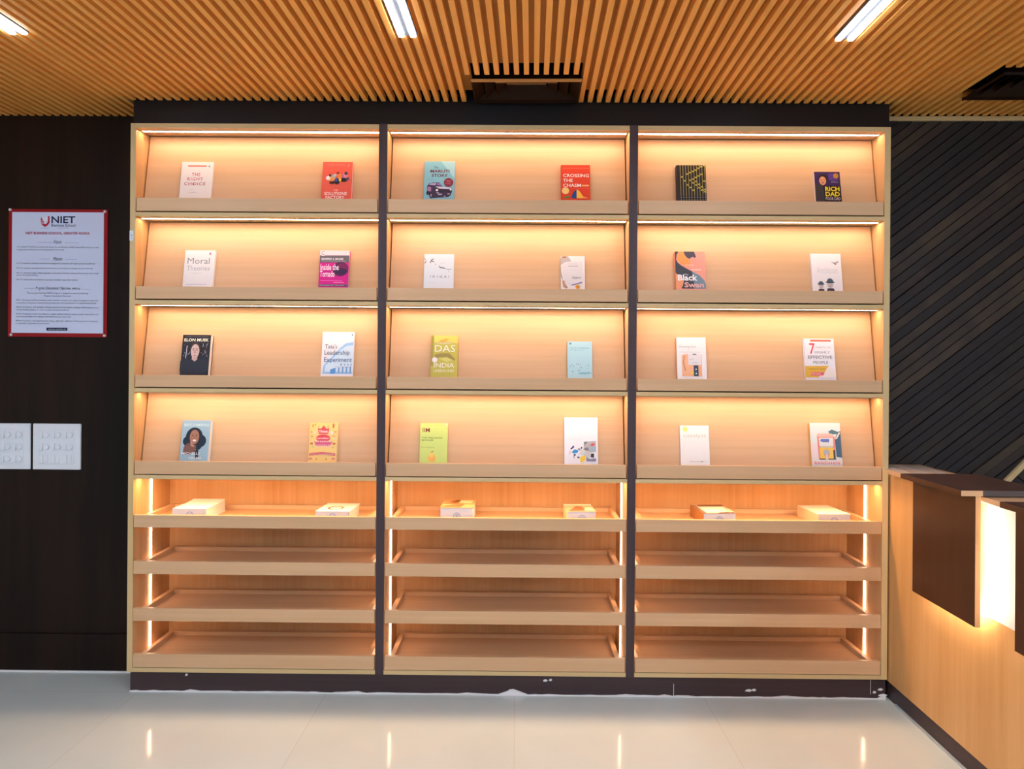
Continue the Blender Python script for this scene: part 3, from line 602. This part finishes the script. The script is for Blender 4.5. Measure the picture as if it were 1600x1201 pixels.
# ------------------------------------------------------------------ books lying on the top trays
def flat_book(x0, x1, ztop, dep, rz, cover, label, art, spine=None, curl=0.0):
    fl = TRAYS[0][0]-.027; W = x1-x0; th = ztop-fl
    r = empty('book', ((x0+x1)/2, .028, fl+.0004)); r.rotation_euler = (0, 0, rz); tag(r, label, 'book', 'books lying on the top trays')
    ct = .0014; n = 8
    def top(y): return th+curl*max(0, y/dep-.35)**2
    c = MB(); c.box(-W/2, W/2, 0, dep, 0, ct)
    c.box(-W/2, -W/2+ct, 0, dep, ct, th-ct)
    pts = [(dep*i/n, top(dep*i/n)) for i in range(n+1)]
    c.prism(pts+[(y, z-ct) for y, z in reversed(pts)], -W/2, W/2, plane='yz')
    c.build('cover', ink(cover), r)
    MB().box(-W/2+ct, W/2-.003, .002, dep-.002, ct, th-ct).build('pages', PAGE, r)
    s = Art(lambda u, v: (u, v), .002, .0002)
    s.ring(0.0, th*.42, .0155, .0155, .16, '8a9cc8'); s.ring(0.0, th*.42, .009, .009, .2, '8a9cc8'); s.e(0, th*.42, .003, .003, '6a7cb0', n=8)
    s.build('library_stamp', r)
    if spine:
        MB().box(-W/2-.0005, -W/2-.0001, .001, dep-.001, .0015, th-.0015).build('spine_print', ink(spine), r)
    # printed top cover
    b = Art(lambda u, v: (u, v), 0, .0004); art(b, W, dep)
    b.v = [(x, z, top(z)+(-y)) for (x, y, z) in b.v]
    if b.v: b.build('cover_print', r)
    return r
def f_plain(A, W, D): A.line([(-W*.3, D*.2), (W*.2, D*.22)], .004, 'e4e0dc')
def f_ring(A, W, D): A.ring(-.005, D*.38, .034, .040, .24, '7c4426'); A.ring(-.005, D*.38, .034, .040, .16, '5a2c20', a0=90, a1=200)
def f_brown(A, W, D):
    A.r(-W/2, 0, W/2, D, 'e0a070'); A.poly([(-W*.5, D*.1), (-W*.1, D*.5), (W*.2, D*.4), (W*.1, D*.05)], 'a8683c'); A.poly([(-W*.3, D*.6), (-W*.1, D*.95), (W*.1, D*.9), (0, D*.6)], '8a5428')
    A.poly([(0, D*.55), (W*.4, D*.5), (W*.45, D*.9), (W*.05, D*.92)], 'f6e0b0'); A.line([(-W*.4, D*.25), (W*.1, D*.3)], .006, 'f0d8c0'); A.line([(-W*.4, D*.45), (-W*.05, D*.5)], .006, '7c4c30')  # pale patch: glossy highlight put into the cover colour
def f_photo(A, W, D):
    A.r(-W/2, D*.0, W/2, D*.78, 'e0a888'); A.r(-W/2, D*.8, W/2, D, 'fbf2dc'); A.poly([(-W*.45, D*.08), (-W*.1, D*.7), (W*.1, D*.6), (W*.2, D*.1)], '9c6448'); A.poly([(W*.1, D*.1), (W*.45, D*.1), (W*.45, D*.6), (W*.2, D*.5)], 'f0c8b4')
def f_gloss(A, W, D):
    A.r(-W/2, 0, W/2, D, 'd8b8a4'); A.poly([(-W*.35, D*.1), (-W*.4, D*.75), (W*.42, D*.75), (W*.3, D*.15)], 'f4e8dc'); A.r(-W*.3, D*.82, W*.5, D, '8a5a3c'); A.poly([(-W*.5, 0), (-W*.5, D), (-W*.38, D*.9), (-W*.4, 0)], '8a6450')
    A.line([(0, D*.02), (W*.48, D*.05)], .008, '3c2a26')
def f_cream(A, W, D): A.r(-W*.45, D*.03, W*.45, D*.95, 'f2ded2')
flat_book(-1.469, -1.323, .774, .21, 0, 'f2efea', 'thick blank white book lying at the left end of the left bookcase, cover slightly lifted', f_plain, curl=.012)
flat_book(-.857, -.711, .768, .19, -.03, 'f0ebe4', 'white book with a brown oval mark on its cover, lying in the left bookcase', f_ring)
flat_book(-.324, -.181, .788, .19, .0, 'd89c70', 'orange brown patterned book with a painted highlight lying at the left of the middle bookcase', f_brown, '8a6a48')
flat_book(.221, .343, .776, .17, .05, 'f0dcb8', 'book with an orange picture and cream border lying at the right of the middle bookcase', f_photo, 'f0d8b0')
flat_book(.796, .940, .774, .19, .06, 'a87858', 'glossy brown book with pale centre lying at the left of the right bookcase', f_gloss, 'a8703c')
flat_book(1.285, 1.426, .774, .21, .05, 'f0dccc', 'thick cream book with a lettered spine lying at the right of the right bookcase', f_cream, 'f0c8a4')

# ------------------------------------------------------------------ poster on the left wall
PX0, PX1, PZ0, PZ1 = -2.304, -1.855, 1.511, 2.088
po = MB().box(PX0, PX1, .204, .2098, PZ0, PZ1).build('poster', mat('poster_red', '930714', .45, .3))
tag(po, 'red bordered notice poster screwed to the dark wall left of the bookcases', 'poster')
pf = lambda x, y: (PX0+(x-10.5)/156.0*(PX1-PX0), PZ1-(y-325.5)/201.0*(PZ1-PZ0))
A = Art(pf, .204); P = '2a3a5c'
A.r(15.8, 330.2, 160.5, 520.6, 'd0daf4')
A.poly([(61.2,337.3),(61.2,347),(63,350.5),(68,353.6),(72,351),(75,347),(75,336.5),(72.4,336.5),(72.4,345),(69,349.5),(66,347),(66,343),(62.5,340)],'c0203a')
A.poly([(63,338.5),(67,339.5),(71,337.5),(71.2,341),(68.5,344.5),(64.5,343)],'e6e8f2'); A.line([(61.5,346.2),(69,346)],.7,'e6e8f2'); A.line([(62,348.8),(69,348.4)],.7,'e6e8f2'); A.line([(62.3,343.5),(67,343.3)],.7,'e6e8f2')
A.t('NIET', 78, 347.4, 115.5, 336.6, '14284c', .02); A.t('Business School', 78, 352.8, 115.8, 348.6, '33405e', .01); A.t('Greater Noida', 89, 355.8, 105, 354.3, '6a7690')
A.r(61.5, 355.3, 75, 355.6, '6a7690')
A.t('NIET BUSINESS SCHOOL, GREATER NOIDA', 37.6, 366, 138.5, 361.3, 'a81e50', .02)
A.t('Vision', 82, 379.8, 94.5, 374, '44506e', 0, .4); A.r(56.5,377.6,80,378,'8f9ab8'); A.r(99,378,121,378.4,'8f9ab8')
A.t('To establish PGDM as a preferred choice for producing socially responsible industry ready', 24, 386.8, 153.3, 384.2, P); A.t('management professionals and entrepreneurs for the world.', 24, 391.0, 98.5, 388.4, P)
A.t('Mission', 81, 406.3, 96, 400.8, '44506e', 0, .4); A.r(60,404.2,76,404.6,'8f9ab8'); A.r(101,404.6,119,405,'8f9ab8')
A.t('M1: To develop a globally competitive management ecosystem through academic excellence.', 24, 412.6, 148, 410.0, P); A.t('M2: To create an entrepreneurial environment to innovate in management professionals.', 24, 420.3, 145, 417.6, P)
A.t('M3: To develop highly skilled globally competent industry ready professionals with a high', 24, 427.8, 153.3, 425.2, P); A.t('sense of critical thinking.', 24, 431.2, 57.5, 428.6, P)
A.t('M4: To instill values and ethics to produce socially responsible leaders.', 24, 438.6, 121.5, 435.6, P)
A.t('Program Educational Objectives', 54, 453.5, 110, 447.6, '44506e', 0, .4); A.t('(PEOs)', 111.5, 452.8, 124.5, 449, '44506e', .01, .3); A.r(36,450.2,52,450.6,'8f9ab8'); A.r(126,451.3,142,451.7,'8f9ab8')
A.t('The two year Full Time PGDM program is designed to meet the following', 41, 459.6, 137, 456.6, P); A.t('Program Educational Objectives:', 68, 463.8, 110.5, 461, P)
for y, w1, w2, s1, s2 in ((470.8, 153.3, 151, 'PEO1: Graduates will be proficient with academic excellence to apply management expertise', 'in practices of dynamic business environment for the achievement of organizational goals.'),
                  (481.8, 153.3, 108, 'PEO2: Graduates will develop entrepreneurial and innovative mindset with analytical and', 'critical thinking abilities to solve complex business problems.'),
                  (492.5, 153.3, 111, 'PEO3: Graduates will be developed as highly skilled industry ready socially responsible and', 'value based leaders for taking sustainable business decisions.'),
                  (503.2, 153.3, 77, 'PEO4: Graduates will apply business values, ethics for upliftment of businesses for decisions', 'in a globally competitive environment.')):
    A.t(s1, 24, y, w1, y-2.9, P); A.t(s2, 24, y+4.1, w2, y+1.3, P)
A.r(72.2, 512.2, 105.2, 516.7, '122448'); A.t('www.nietbs.in', 75, 515.6, 103, 513.4, 'c8d2e6')
A.build('printed_sheet', po)
for x, y in ((13, 326.8), (162.5, 329), (15.8, 523.5), (163, 524)):
    X, Z = pf(x, y); c = MB(); c.prism([(X+.006*cos(k*pi/6), Z+.006*sin(k*pi/6)) for k in range(12)], .200, .204); c.build('screw', STEEL, po)

# ------------------------------------------------------------------ switch boards
def switch_board(x0, x1, label, rows):
    z0, z1 = .912, 1.119
    b = MB().box(x0, x1, .198, .2098, z0, z1).build('switch_board', WHITEP, bevel=.003); tag(b, label, 'switch', 'white switch boards')
    W, H = x1-x0, z1-z0
    MB().box(x0+.028, x1-.028, .1955, .199, z0+.024, z1-.024).build('module_frame', WHITEP, b, bevel=.001)
    for r in range(rows[0]):
        for c in range(3):
            cx = x0+W*(.19+.25*c); cz = z1-H*(.24+.265*r)
            if r < rows[1]:
                MB().prism([(.1955, cz-.016), (.187, cz-.016), (.192, cz+.016), (.1955, cz+.016)], cx-.0075, cx+.0075, plane='yz').build('rocker_switch', WHITEP, b, bevel=.001)
                n = 20; k = MB(); k.prism([(cx+.024+.0125*cos(2*pi*i/n), cz+.0125*sin(2*pi*i/n)) for i in range(n)], .186, .1955); k.build('regulator_knob', WHITEP, b, bevel=.0015)
            else:
                for q in (0, 1): MB().box(cx-.009+.021*q, cx+.009+.021*q, .192, .1955, cz-.019, cz+.019).build('rocker_switch', WHITEP, b, bevel=.001)
switch_board(-2.412, -2.197, 'white switch board with round knobs, cut by the left edge of the photo', (3, 3))
switch_board(-2.184, -1.968, 'white switch board with a bottom row of blank rockers, nearest the bookcase', (3, 2))

# ------------------------------------------------------------------ reception desk (room frame)
dk = room(empty('reception_desk')); tag(dk, 'oak reception desk with hanging walnut panels and glowing gaps, right of the bookcases', 'desk')
XB = 1.507
MB().box(XB+.003, 1.70, .9, 3.285, .079, .957).build('body', DESKV, dk)
MB().box(XB+.012, 1.69, .9, 3.27, .0, .079).build('kick', DARK, dk)
MB().box(XB+.004, XB+.012, .9, 3.09, .0, .008).build('floor_seal', mat('seal_grey', 'aab4b8', .4), dk)
MB().prism([(1.482, .9), (1.71, .9), (1.71, 3.287), (1.512, 3.287), (1.512, 3.10), (1.482, 3.10)], .957, .9745, plane='xy').build('counter_top', mat('counter_oak_gloss', 'd2ab80', .22, .6), dk, bevel=.001)
n_end = 2.449
for k in range(4):
    far = 2.845-.595*k; near = far-.396
    p = MB().box(1.41, 1.70, near, far, .9775, .9955).build('top_slab', WALNT, dk, bevel=.0008)
    MB().box(1.4088, 1.4098, near, far, .9775, .9955).build('edge_band', WALN, p)
    MB().box(1.4088, 1.478, near-.0014, near-.0002, .9775, .9955).build('edge_band', OAK, p)
    MB().box(1.478, 1.70, near-.0014, near-.0002, .9775, .9955).build('edge_band', GREYE, p)
    q = MB().box(1.456, 1.472, near, far, .548, .9770).build('hanging_panel', WALN, dk)
    MB().box(1.4555, 1.4725, near-.0014, near-.0002, .548, .9770).build('edge_band', OAKV, q)
    MB().box(XB+.0005, XB+.0029, near-.215, near+.02, .58, .9565).build('light_panel', mat('desk_white_panel', 'f4ece8', .5), dk)
    MB().box(1.4725, 1.480, near+.02, near+.032, .57, .95).build('led_strip', DLEDM, q)
    MB().box(1.4725, 1.480, near+.02, far-.03, .572, .580).build('led_strip', DLEDM, q)
fm = mat('sheen_clear', 'f4f0ec', .25, .6); fm.node_tree.nodes['Principled BSDF'].inputs['Alpha'].default_value = .45  # translucent pale sheet added for the glossy top's whitish reflection
fl = MB(); random.seed(4); nx, ny = 10, 8
for j in range(ny+1):
    for i in range(nx+1):
        x = 1.485+.20*i/nx; y = 2.87+.36*j/ny; z = .9752+.008*(random.random())*(1-abs(2*j/ny-1)*.5)*(i < nx)*(1 if 0 < i else 0)
        fl.v.append((x, y, z))
for j in range(ny):
    for i in range(nx): a = j*(nx+1)+i; fl.f.append((a, a+1, a+nx+2, a+nx+1)); fl.mi.append(0)
fo = room(fl.build('sheen_sheet', fm, smooth=True)); tag(fo, 'added pale sheet for the whitish sheen on the far corner of the desk top', 'sheen sheet')
